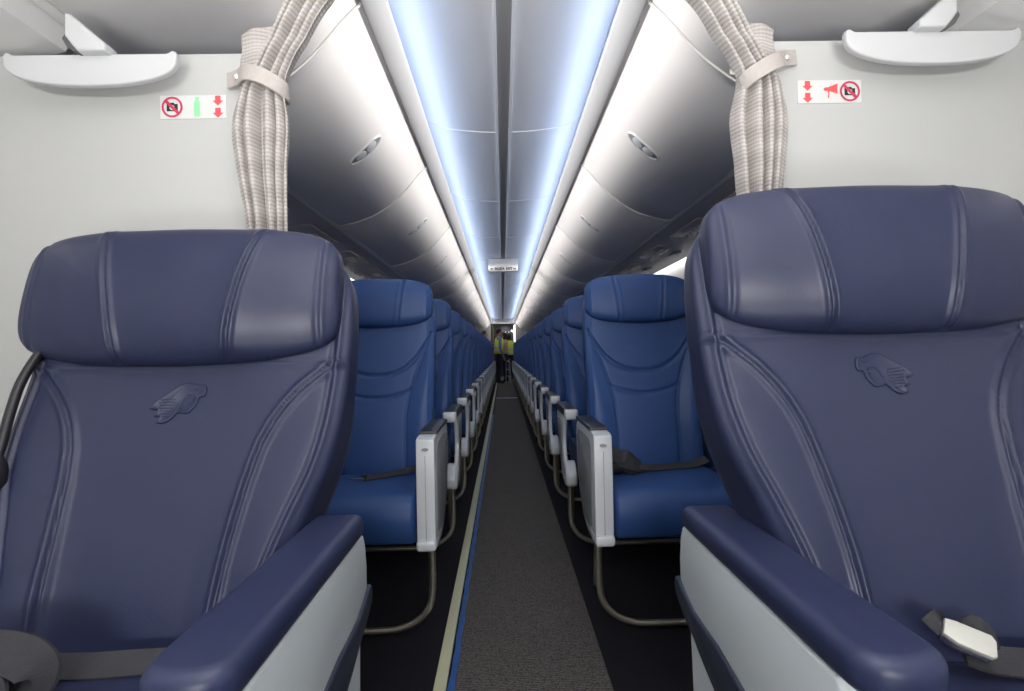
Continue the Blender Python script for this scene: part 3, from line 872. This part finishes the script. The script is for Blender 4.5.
add_strap(bm, smooth_path([(-.035, -.02, .565), (-.018, -.02, .590), (-.006, -.025, .586), (.0, -.03, .560)], 6), (.2, -.8, .5), .028, .004)
from_bm('belt_tail', bm, M['webgrey'], bl, 50)

# ------------------------------------------------------------------ economy seats (each row of three is one bolted unit)
EW = [(-.05, .212), (.1, .222), (.3, .228), (.5, .229), (.62, .228), (.78, .222)]
def e_w(t): return stab(EW, t)
def bol(t): return stab([(-.1, .128), (.0, .122), (.2, .120), (.27, .126), (.34, .142), (.42, .168), (.5, .198), (.55, .22), (.8, .3)], t)
def e_front(u, t):
    return .020 * ss(-.01, .07, abs(u) - bol(t)) * ss(.56, .40, t) * (1 if abs(u) < .2 else 1 - .6 * ss(.19, .235, abs(u))) + .010 * G(t - .16, .14)
def e_back(u, t): return -.085 - .02 * (1 - ss(0, .6, t))
U1 = [(0, .382), (.05, .388), (.10, .408), (.15, .448), (.19, .505), (.215, .56), (.3, .7)]
def e_disp(u, t):
    a = abs(u)
    r = 0
    f1 = stab(U1, a); sl = (stab(U1, a + .004) - stab(U1, abs(a - .004))) / .008
    d1 = (t - f1) / math.hypot(1, sl)
    if t < .565: r -= .012 * G(d1, .0055)
    if a < bol(t) + .004:
        f2 = .292 + 1.75 * a * a
        r -= .011 * G(t - f2, .0052)
    if t < .47: r -= .009 * G(a - bol(t), .0048)
    r += .003 * G(.205 - a, .004) * (t < .6)
    return r
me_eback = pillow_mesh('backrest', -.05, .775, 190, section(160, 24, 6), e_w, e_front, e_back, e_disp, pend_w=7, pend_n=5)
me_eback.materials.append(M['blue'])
EH = .678
def eh_front(u, t): return .050 - .018 * (abs(u) / .22) ** 2.5 - .008 * ((t - EH) / .1) ** 2
def eh_disp(u, t):
    d = abs(u) - .094 - .010 * ((t - EH) / .1)
    r = .0035 * (G(d - .008, .006) + G(d + .008, .006)) - .0075 * G(d, .0045)
    r += .003 * G(.198 - abs(u), .004)
    return r
def eh_shear(u, s):
    a = abs(u) / .22
    return (-s if s < 0 else 0) * (.018 * a ** 2) - (s if s > 0 else 0) * .014 * a ** 2
me_ehead = pillow_mesh('headrest', EH - .097, EH + .108, 50, section(96, 20, 4.2), lambda t: .222, eh_front, lambda u, t: -.03, eh_disp, pend_w=4.6, pend_n=3.2, shear=eh_shear)
me_ehead.materials.append(M['blue'])
# cushion profile (y from unit front, z)
CP = smooth2([(.015, .375), (.004, .44), (.030, .493), (.10, .510), (.25, .506), (.40, .498), (.44, .45), (.42, .38), (.20, .352), (.05, .347)], 5)
o = prism('seat_cushion', CP, yz(-.218), yz(.218), M['blue'], None, .022, 4, 60)
me_ecush = o.data; bpy.data.objects.remove(o)

def bulk_arm(parent, xc, s):
    """big grey end arm of the front row, folding table inside; s=+1: aisle face towards -x"""
    q = -s
    P = smooth2([(.0, .362), (-.004, .50), (.0, .665), (.012, .692), (.10, .697), (.30, .700), (.385, .690), (.410, .655), (.405, .57), (.375, .47), (.30, .395), (.20, .348), (.08, .340), (.02, .345)], 5)
    a = prism('front_armrest', P, yz(xc - .029), yz(xc + .029), M['silver'], parent, .006, 3)
    I = smooth2([(.055, .41), (.055, .60), (.075, .655), (.15, .668), (.30, .668), (.362, .655), (.378, .60), (.350, .48), (.28, .392), (.20, .37), (.10, .375)], 5)
    prism('inset_panel', I, yz(xc + q * .026), yz(xc + q * .0305), M['silverdk'], a, .002, 2)
    prism('armrest_pad', [(xc - .030, .075), (xc + .030, .075), (xc + .030, .405), (xc + .022, .414), (xc - .022, .414), (xc - .030, .405)], xy(.693), xy(.707), M['blackpl'], a, .004, 2)
    e = [(xc + .011 * math.cos(k * PI / 10), .660 + .0045 * math.sin(k * PI / 10)) for k in range(20)]
    prism('badge', e, xz(-.0085), xz(.004), M['silverdk'], a, .001, 1)
    box('foot_cap', (xc, .060, .360), (.062, .15, .034), M['silver'], a, .010, 3)
    box('front_seam', (xc, -.0035, .50), (.0016, .005, .28), M['silverdk'], a)
    box('hinge_button', (xc + q * .031, .30, .635), (.004, .05, .016), M['silverdk'], a, .002, 2)
    return a

def row_arm(parent, xc, s, shroud=True):
    O = [(xc - .027, .0), (xc + .027, .0), (xc + .029, .02), (xc + .029, .40), (xc + .02, .415), (xc - .02, .415), (xc - .029, .40), (xc - .029, .02)]
    a = prism('armrest', O, xy(.650), xy(.692), M['blackpl'], parent, .009, 3)
    box('front_cap', (xc, .022, .667), (.060, .056, .048), M['silver'], a, .009, 3)
    if shroud:
        P = smooth2([(.105, .655), (.125, .600), (.150, .53), (.130, .47), (.075, .425), (.030, .39), (.024, .350), (.055, .328), (.13, .330), (.22, .36), (.30, .44), (.36, .54), (.395, .62), (.385, .652), (.25, .657), (.15, .658)], 5)
        q = -s
        prism('side_shroud', P, yz(xc + q * .027), yz(xc + q * .009), M['silver'], a, .006, 3)
        P2 = smooth2([(.19, .60), (.20, .53), (.18, .46), (.15, .41), (.19, .395), (.26, .46), (.32, .55), (.345, .61), (.27, .62)], 5)
        prism('inset_panel', P2, yz(xc + q * .0265), yz(xc + q * .0285), M['silverdk'], a, .001, 1)
        P3 = smooth2([(.075, .432), (.022, .392), (.020, .348), (.05, .326), (.13, .330), (.19, .36), (.18, .41), (.12, .435)], 5)
        prism('shroud_foot', P3, yz(xc + q * .024), yz(xc - q * .024), M['silver'], a, .010, 3)
    return a

def leg_bar(parent, s):
    """front floor tube: down at the aisle end, along the floor, up at the wall end"""
    p = [(-s * .705, .145, .335), (-s * .707, .150, .25), (-s * .705, .152, .16), (-s * .695, .152, .105), (-s * .660, .151, .060), (-s * .60, .150, .032), (-s * .52, .150, .024), (-s * .30, .150, .024), (0, .150, .024), (s * .30, .15, .024), (s * .40, .15, .035), (s * .45, .15, .08), (s * .46, .15, .16), (s * .46, .145, .335)]
    lg = tube('leg_frame', smooth_path(p, 6), .0115, M['champ'], parent, 12)
    tube('rear_leg', [(-s * .66, .42, .33), (-s * .66, .50, .012)], .013, M['champ'], parent, 10)
    tube('rear_leg', [(s * .40, .42, .33), (s * .40, .50, .012)], .013, M['champ'], parent, 10)
    bm = bmesh.new()
    add_tube(bm, [(-s * .72, .20, .345), (s * .66, .20, .345)], .018, 10)
    from_bm('seat_beam', bm, M['blackpl'], parent)
    tube('seat_beam', [(-s * .72, .40, .340), (s * .66, .40, .340)], .018, M['blackpl'], parent)

TILT = 11.5
def econ_unit(s, first, label, group):
    X = s * .99
    t = thing('economy_seat_row', label, 'seat', (X, ROW0, 0), group)
    for k, x in enumerate((.535, .99, 1.445)):
        lx = s * x - X
        inst('seat_cushion', me_ecush, t, (lx, .012, 0))
        inst('backrest', me_eback, t, (lx, .400, .500), (-R(TILT), 0, 0))
        inst('headrest', me_ehead, t, (lx, .400, .500), (-R(TILT), 0, 0))
    a0 = s * .280 - X
    if first: bulk_arm(t, a0, s)
    else: row_arm(t, a0, s)
    for x in (.7625, 1.2175, 1.675):
        row_arm(t, s * x - X, s, False)
    leg_bar(t, s)
    return t
def row_label(k, s):
    if k == 0: return 'front row of blue economy seats with boxy grey end armrest, %s of aisle' % SIDE[s]
    return '%s row of blue economy seats from the curtain, %s of the aisle' % (ORD[k], SIDE[s])
for s in (-1, 1):
    g = 'blue economy seats %s of the aisle' % SIDE[s]
    u0 = econ_unit(s, True, row_label(0, s), g)
    proto = None
    for k in range(1, NROW):
        if proto is None: c = proto = econ_unit(s, False, '', g)
        else: c = copy_tree(proto)
        c.location = (s * .99, ROW0 + PITCH * k, 0)
        c['label'] = row_label(k, s)
    X = s * .99
    if s < 0:
        b = strap('seat_belt', smooth_path([(x - X, y - ROW0, z) for x, y, z in [(-.318, 2.13, .545), (-.355, 2.11, .530), (-.42, 2.07, .519), (-.49, 2.03, .514), (-.545, 2.00, .513)]], 6), (0, -.5, 1), .030, .004, M['webbing'], u0)
        box('belt_tongue', (-.562 - X, 1.992 - ROW0, .516), (.050, .018, .006), M['steel'], b, .002, 2)
        box('tongue_grip', (-.541 - X, 2.003 - ROW0, .518), (.012, .036, .014), M['blackpl'], b, .003, 2)
        box('belt_anchor', (-.335 - X, 2.10 - ROW0, .528), (.045, .012, .014), M['steel'], b, .003, 2, Matrix.Rotation(R(-25), 3, 'Y'))
    else:
        b = strap('seat_belt', smooth_path([(x - X, y - ROW0, z) for x, y, z in [(.42, 2.03, .528), (.47, 2.02, .527), (.52, 2.04, .519), (.57, 2.06, .516), (.63, 2.08, .515), (.69, 2.08, .520), (.745, 2.10, .535)]], 6), (0, -.6, 1), .034, .004, M['webbing'], u0)
        bm = bmesh.new()
        for q in range(5):
            pts = [(.322 + .012 * q, 2.08 - .014 * q, .590 - .010 * q), (.355 + .01 * q, 2.045 - .010 * q, .568 - .004 * q + .014 * (q % 2)), (.395 + .009 * q, 2.01 - .004 * q, .545 - .004 * q + .016 * (q % 3)), (.43 + .012 * q, 2.01 + .006 * q, .527)]
            add_strap(bm, smooth_path([(x - X, y - ROW0, z) for x, y, z in pts], 6), (.25 * (q - 2), -.8, .6), .056, .004)
        from_bm('belt_bundle', bm, M['webbing'], b, 50)
        box('belt_clasp', (.372 - X, 2.0 - ROW0, .523), (.055, .045, .022), M['blackpl'], b, .007, 3, Matrix.Rotation(R(20), 3, 'Z'))
        box('belt_anchor', (.338 - X, 2.03 - ROW0, .545), (.010, .014, .05), M['steel'], b, .003, 2, Matrix.Rotation(R(-30), 3, 'Y'))

# ------------------------------------------------------------------ exit sign
t = thing('exit_sign', 'white hanging sign reading SALIDA EXIT with arrows on the ceiling', 'sign', (0, 7.3, 2.20))
P = [(-.192, .0), (-.192, -.150), (-.187, -.164), (-.173, -.170), (.173, -.170), (.187, -.164), (.192, -.150), (.192, .0)]
prism('sign_housing', P, xz(-.045), xz(.045), M['sign'], t, .006, 3)
def text_mesh(name, body, size, loc, m, parent, sx=1.):
    cu = bpy.data.curves.new('lettering', 'FONT'); cu.body = body; cu.size = size; cu.align_x = 'CENTER'; cu.align_y = 'CENTER'; cu.extrude = .0006; cu.offset = .0022
    to = bpy.data.objects.new('lettering', cu); COL.objects.link(to)
    bpy.context.view_layer.update()
    me = bpy.data.meshes.new_from_object(to.evaluated_get(bpy.context.evaluated_depsgraph_get()))
    bpy.data.objects.remove(to); bpy.data.curves.remove(cu)
    me.materials.clear(); me.materials.append(m)
    o = bpy.data.objects.new(name, me); COL.objects.link(o); o.parent = parent
    o.location = loc; o.rotation_euler = (PI / 2, 0, 0); o.scale = (sx, 1, 1)
    return o
text_mesh('lettering', 'SALIDA', .046, (-.048, -.0465, -.136), M['ink'], t, .86)
text_mesh('lettering', 'EXIT', .046, (.080, -.0465, -.136), M['ink'], t, .86)
for q in (-1, 1):
    A = [(.172, 0), (.155, .014), (.155, .006), (.132, .006), (.132, -.006), (.155, -.006), (.155, -.014)]
    prism('arrow', [(q * a, b - .136) for a, b in A], xz(-.0468), xz(-.0455), M['ink'], t)

# ------------------------------------------------------------------ people far down the aisle
def skin_body(name, joints, edges, mats, parent):
    """one continuous body grown from a joint skeleton; mats: function(point) -> slot"""
    names = list(joints)
    me = bpy.data.meshes.new(name)
    me.from_pydata([joints[n][:3] for n in names], [(names.index(a), names.index(b)) for a, b in edges], [])
    o = bpy.data.objects.new(name, me); COL.objects.link(o)
    sk = o.modifiers.new('skin', 'SKIN'); sk.use_smooth_shade = True
    for i, n in enumerate(names):
        d = me.skin_vertices[0].data[i]
        r = joints[n][3]
        d.radius = r if isinstance(r, tuple) else (r, r)
        d.use_root = (n == 'pelvis')
    sb = o.modifiers.new('sub', 'SUBSURF'); sb.levels = 2; sb.render_levels = 2
    bpy.context.view_layer.update()
    m2 = bpy.data.meshes.new_from_object(o.evaluated_get(bpy.context.evaluated_depsgraph_get()))
    bpy.data.objects.remove(o)
    m2.materials.clear()
    for mm in mats[0]: m2.materials.append(mm)
    for p in m2.polygons:
        p.use_smooth = True; p.material_index = mats[1](p.center)
    b = bpy.data.objects.new(name, m2); COL.objects.link(b); b.parent = parent
    return b

def person(label, loc, face, h, shirt, trousers, vest=None, armpose='down', lean=0., hair_long=False):
    """face: heading in degrees, 0 = towards +y; local +y is forward"""
    k = h / 1.70
    t = thing('person', label, 'person', loc, None, (0, 0, R(face)))
    J = {'pelvis': (0, 0, .93, (.135, .105)), 'waist': (0, lean * .3, 1.06, (.128, .095)), 'chest': (0, lean * .7 - .01, 1.25, (.155, .11)), 'upper': (0, lean - .015, 1.38, (.125, .085)),
         'neck': (0, lean, 1.455, .055), 'jaw': (0, lean + .025, 1.53, (.062, .07)), 'head': (0, lean + .015, 1.61, (.078, .092)), 'crown': (0, lean, 1.665, (.055, .065)), 'nose': (0, lean + .125, 1.565, .013)}
    E_ = [('pelvis', 'waist'), ('waist', 'chest'), ('chest', 'upper'), ('upper', 'neck'), ('neck', 'jaw'), ('jaw', 'head'), ('head', 'crown'), ('jaw', 'nose')]
    for q, n in ((-1, 'l'), (1, 'r')):
        J.update({n + 'hip': (q * .09, 0, .86, .092), n + 'knee': (q * .10, .02, .49, .060), n + 'calf': (q * .10, -.01, .34, .055), n + 'ank': (q * .10, -.03, .085, .038), n + 'toe': (q * .115, .13, .035, .034), n + 'heel': (q * .10, -.06, .035, .032)})
        E_ += [('pelvis', n + 'hip'), (n + 'hip', n + 'knee'), (n + 'knee', n + 'calf'), (n + 'calf', n + 'ank'), (n + 'ank', n + 'toe'), (n + 'ank', n + 'heel')]
        if armpose == 'down':
            el, wr, hd, f = (q * .235, lean - .04, 1.10), (q * .225, lean + .06, .88), (q * .22, lean + .085, .80), Vector((0, .25, -1))
        elif armpose == 'fold':
            el, wr, hd, f = (q * .245, lean, 1.10), (q * .13, lean + .22, 1.14), (q * .06, lean + .25, 1.15), Vector((-q, .3, .1))
        else:
            el, wr, hd, f = (q * .26, lean + .08, 1.20), (q * .16, lean + .22, 1.42), (q * .12, lean + .20, 1.50), Vector((-q * .3, -.2, 1))
        J.update({n + 'sho': (q * .19, lean - .015, 1.385, .062), n + 'elb': el + (.044,), n + 'wri': wr + (.030,), n + 'hand': hd + ((.036, .02),)})
        E_ += [('upper', n + 'sho'), (n + 'sho', n + 'elb'), (n + 'elb', n + 'wri'), (n + 'wri', n + 'hand')]
        f.normalize(); side = f.cross(Vector((q, .2, .1))).normalized()
        for i, (o_, l) in enumerate(((-.026, .062), (-.009, .075), (.009, .072), (.025, .055))):
            b0 = Vector(hd) + side * o_ * .8 + f * .028
            J[n + 'f%d' % i] = tuple(b0 + f * l * .45) + (.0095,); J[n + 'g%d' % i] = tuple(b0 + f * l * .9 + Vector((-q * .012, .01, 0))) + (.008,)
            E_ += [(n + 'hand', n + 'f%d' % i), (n + 'f%d' % i, n + 'g%d' % i)]
        J[n + 'th'] = tuple(Vector(hd) - side * .045 + f * .02) + (.0105,)
        E_ += [(n + 'hand', n + 'th')]
    J = {n: tuple(c * k for c in v[:3]) + ((tuple(a * k for a in v[3]) if isinstance(v[3], tuple) else v[3] * k),) for n, v in J.items()}
    wrz = {n: Vector(J[n + 'wri'][:3]) for n in 'lr'}; elz = {n: Vector(J[n + 'elb'][:3]) for n in 'lr'}
    def slot(c):
        if c.z < .075 * k: return 3
        for n in 'lr':
            ax = (wrz[n] - elz[n]).normalized()
            d_ = (c - wrz[n]) - ax * (c - wrz[n]).dot(ax)
            if d_.length < .055 * k and (c - wrz[n]).length < .20 * k and (c - wrz[n]).dot(ax) > -.02 * k and (abs(c.x) > .185 * k or c.z > 1.0 * k) and math.copysign(1, c.x) == math.copysign(1, wrz[n].x): return 0
        if c.z > 1.45 * k and (Vector((c.x, c.y)) - Vector((0, lean * k))).length < .14 * k: return 0
        if c.z < .97 * k and abs(c.x) < .2 * k and abs(c.y) < .19 * k:
            return 2
        return 1
    body = skin_body('body', J, E_, ([M['skin'], shirt, trousers, M['shoe']], slot), t)
    # hair cap
    bm = bmesh.new()
    bmesh.ops.create_uvsphere(bm, u_segments=20, v_segments=12, radius=1)
    for v in bm.verts:
        v.co = Vector((v.co.x * .090, v.co.y * .108 - .012, v.co.z * .100))
        if v.co.y > .02 and v.co.z < .035: v.co.y = .02 + (v.co.y - .02) * .2; v.co.z = max(v.co.z, -.02)
        if hair_long and v.co.z < 0 and v.co.y < .02: v.co.z *= 2.0
        v.co = (v.co + Vector((0, lean + .008, 1.625))) * k
    from_bm('hair', bm, M['hair'], t, 60)
    # facial features
    bm = bmesh.new()
    for q in (-1, 1):
        bmesh.ops.create_uvsphere(bm, u_segments=8, v_segments=6, radius=.010 * k, matrix=Matrix.Translation(Vector((q * .032, lean + .094, 1.585)) * k))
    from_bm('eye', bm, M['ink'], body)
    bm = bmesh.new()
    for q in (-1, 1):
        bmesh.ops.create_uvsphere(bm, u_segments=10, v_segments=8, radius=1, matrix=Matrix.Translation(Vector((q * .083, lean + .005, 1.575)) * k) @ Matrix.Diagonal((.012 * k, .020 * k, .032 * k, 1)))
    from_bm('ear', bm, M['skin'], body)
    if vest:
        NA, rows = 36, [(.93, .170, .140), (1.06, .168, .132), (1.16, .178, .138), (1.25, .188, .142), (1.34, .185, .130), (1.40, .165, .112), (1.43, .10, .085)]
        vs, fs = [], []
        for z, a, b in rows:
            for i in range(NA):
                w = 2 * PI * i / NA
                vs.append((a * math.cos(w) * k, (b * math.sin(w) + lean * ss(.95, 1.4, z)) * k, z * k))
        for i in range(len(rows) - 1):
            for j in range(NA): fs.append((i * NA + j, i * NA + (j + 1) % NA, (i + 1) * NA + (j + 1) % NA, (i + 1) * NA + j))
        v = from_vf('hi_vis_vest', vs, fs, M['hivis'], t, 60)
        so = v.modifiers.new('thick', 'SOLIDIFY'); so.thickness = .008
        for z0 in (1.00, 1.13):
            vs, fs = [], []
            for dz in (0, .055):
                for i in range(NA):
                    w = 2 * PI * i / NA
                    a = tab([(r_[0], r_[1]) for r_ in rows], z0 + dz) + .009; b = tab([(r_[0], r_[2]) for r_ in rows], z0 + dz) + .009
                    vs.append((a * math.cos(w) * k, (b * math.sin(w) + lean * ss(.95, 1.4, z0)) * k, (z0 + dz) * k))
            for j in range(NA): fs.append((j, (j + 1) % NA, NA + (j + 1) % NA, NA + j))
            b = from_vf('reflective_band', vs, fs, M['reflect'], v, 60)
            so = b.modifiers.new('thick', 'SOLIDIFY'); so.thickness = .004
    return t
person('person in yellow hi-vis vest and dark trousers standing in aisle facing right', (-.155, 16.5, .007), -75, 1.66, M['bluesh'], M['denim'], True, 'down', .03)
person('person in tan shirt with hands raised to face, facing the hi-vis vest', (.055, 17.25, .007), 70, 1.56, M['tanwear'], M['denim'], False, 'up', .03, True)
person('person with dark hair in yellow hi-vis vest at right end of aisle', (.195, 18.6, .007), 20, 1.57, M['hivis'], M['denim'], True, 'fold', .02, True)
person('dark-haired person standing among the left seats at the far end', (-.61, ROW0 + PITCH * 20 + .22, 0), -80, 1.64, M['dkshirt'], M['denim'], False, 'down', 0)

# folding step stand by the people
t = thing('step_stand', 'small silver folding step stand on aisle carpet beside the people', 'stand', (.125, 16.8, .0075))
for q in (-1, 1):
    tube('leg', [(q * .07, -.10, .0), (q * .06, 0, .62)], .013, M['steel'], t); tube('leg', [(q * .07, .14, .0), (q * .06, .01, .60)], .011, M['steel'], t)
tube('handle', smooth_path([(-.06, 0, .60), (-.05, 0, .66), (0, 0, .675), (.05, 0, .66), (.06, 0, .60)], 5), .012, M['steel'], t)
box('step', (0, -.045, .22), (.14, .12, .02), M['silverdk'], t, .005); box('step', (0, -.02, .42), (.13, .10, .02), M['silverdk'], t, .005)

# ------------------------------------------------------------------ galley beyond the doorway
t = thing('galley_cabinet', 'dark galley cabinet with small lit panels beyond the aft doorway', 'cabinet', (.17, 22.1, .0))
box('carcass', (0, 0, 1.02), (.62, .36, 2.0), M['galleyblue'], t, .01)
for q in (-1, 1):
    for z, h in ((.45, .72), (1.10, .50), (1.62, .46)):
        d = box('door', (q * .153, -.19, z), (.29, .02, h), M['galleyblue'], t, .006); box('latch', (q * .06, -.205, z + h * .3), (.03, .012, .05), M['steel'], d, .003)
for x, z in ((.10, 1.66), (.20, 1.80)): box('lit_panel', (x, -.203, z), (.055, .008, .055), M['lamp'], t, .003)
t = thing('galley_cupboard', 'dark brown cupboard on left beyond the aft doorway', 'cupboard', (-.50, 21.4, 0))
box('carcass', (0, 0, 1.02), (.22, 1.2, 2.0), M['galley'], t, .01)
for z, h in ((.55, .9), (1.5, .85)):
    d = box('door', (.115, 0, z), (.02, 1.1, h), M['galley'], t, .006); box('latch', (.13, -.3, z), (.014, .05, .03), M['steel'], d, .003)
o = box('door_liner', (.46, 21.3, 1.0), (.08, 1.1, 2.0), M['daylight'], None, .01)
tag(o, 'bright daylit door liner at right edge of aft doorway', 'door')
for q in (-1, 1):
    t = thing('galley_downlight', 'small round lamp at %s over the aft doorway' % SIDE[q], 'lamp', (q * .30 - .02, 20.86, 2.10))
    bm = bmesh.new(); bmesh.ops.create_cone(bm, cap_ends=True, segments=20, radius1=.06, radius2=.075, depth=.03)
    from_bm('bezel', bm, M['white'], t)
    bm = bmesh.new(); bmesh.ops.create_cone(bm, cap_ends=True, segments=20, radius1=.045, radius2=.045, depth=.012, matrix=Matrix.Translation((0, 0, -.016)))
    from_bm('lens', bm, M['lamp'], t)

# ------------------------------------------------------------------ light
def area(name, loc, rot, sx, sy, power, col, spread=180):
    l = bpy.data.lights.new(name, 'AREA'); l.shape = 'RECTANGLE'; l.size = sx; l.size_y = sy; l.energy = power; l.color = col; l.spread = R(spread)
    o = bpy.data.objects.new(name, l); COL.objects.link(o); o.location = loc; o.rotation_euler = rot
    return o
ym, yl = (YB + YE) / 2, YE - YB
for s in (-1, 1):
    # white wash along the cove, shining across the aisle on to the opposite bins
    area('cove_white', (s * .431, ym, 2.0930), (0, s * R(79), 0), .013, yl, 84, (1, .95, .92), 38)
    # blue strip in the cove, shining up on to the ceiling
    area('cove_blue', (s * .410, ym, 2.092), (0, s * (PI - .38), 0), .045, yl, 18.5, (.36, .57, 1), 150)
    # wash along the top of the side wall
    area('sidewall_wash', (s * 1.455, ym, 1.685), (0, -s * R(75), 0), .03, yl, 28, (1, .98, .96))
# forward cabin ceiling lamp (behind and above the camera), then two added fill lights
area('forward_lamp', (0, -.55, 2.18), (0, 0, 0), .55, 2.2, 12, (1, .98, .96))
area('bin_fill', (0, -1.3, .32), (R(144), 0, 0), 1.6, .7, 30, (1, .985, .97), 79)  # added low fill, no real fitting, aimed up at bins and partitions
area('aisle_fill', (0, -2.8, 1.15), (R(96), 0, 0), 1.3, .4, 21, (1, .98, .95), 90)  # added fill facing aft, brightens the lower bin faces and service panels
area('galley_lamp', (.0, 20.95, 2.11), (0, 0, 0), .4, .4, 14, (1, .95, .86))
w = bpy.data.worlds.new('World'); SC.world = w; w.use_nodes = True
w.node_tree.nodes['Background'].inputs[0].default_value = (.5, .55, .6, 1); w.node_tree.nodes['Background'].inputs[1].default_value = .02

# ------------------------------------------------------------------ camera
cam = bpy.data.cameras.new('Camera'); co = bpy.data.objects.new('Camera', cam); COL.objects.link(co)
F = 549.
cam.sensor_fit = 'HORIZONTAL'; cam.sensor_width = 36; cam.lens = 36 * F / 1024
cam.clip_start = .02; cam.clip_end = 100
yaw, pit, rol = math.atan(9.5 / F), math.atan(6.5 / F), R(-1.2)
co.matrix_world = Matrix.Translation((-.03, 0, .96)) @ (Matrix.Rotation(-yaw, 4, 'Z') @ Matrix.Rotation(PI / 2 + pit, 4, 'X') @ Matrix.Rotation(rol, 4, 'Z'))
SC.camera = co
cam.dof.use_dof = True; cam.dof.focus_distance = 1.5; cam.dof.aperture_fstop = 13
vs_ = SC.view_settings
vs_.view_transform = 'Standard'; vs_.look = 'None'; vs_.gamma = 1; vs_.use_curve_mapping = False; vs_.exposure = 0.
SC.cycles.use_denoising = True
SC.cycles.max_bounces = 8; SC.cycles.diffuse_bounces = 5; SC.cycles.glossy_bounces = 3
SC.cycles.sample_clamp_indirect = 6
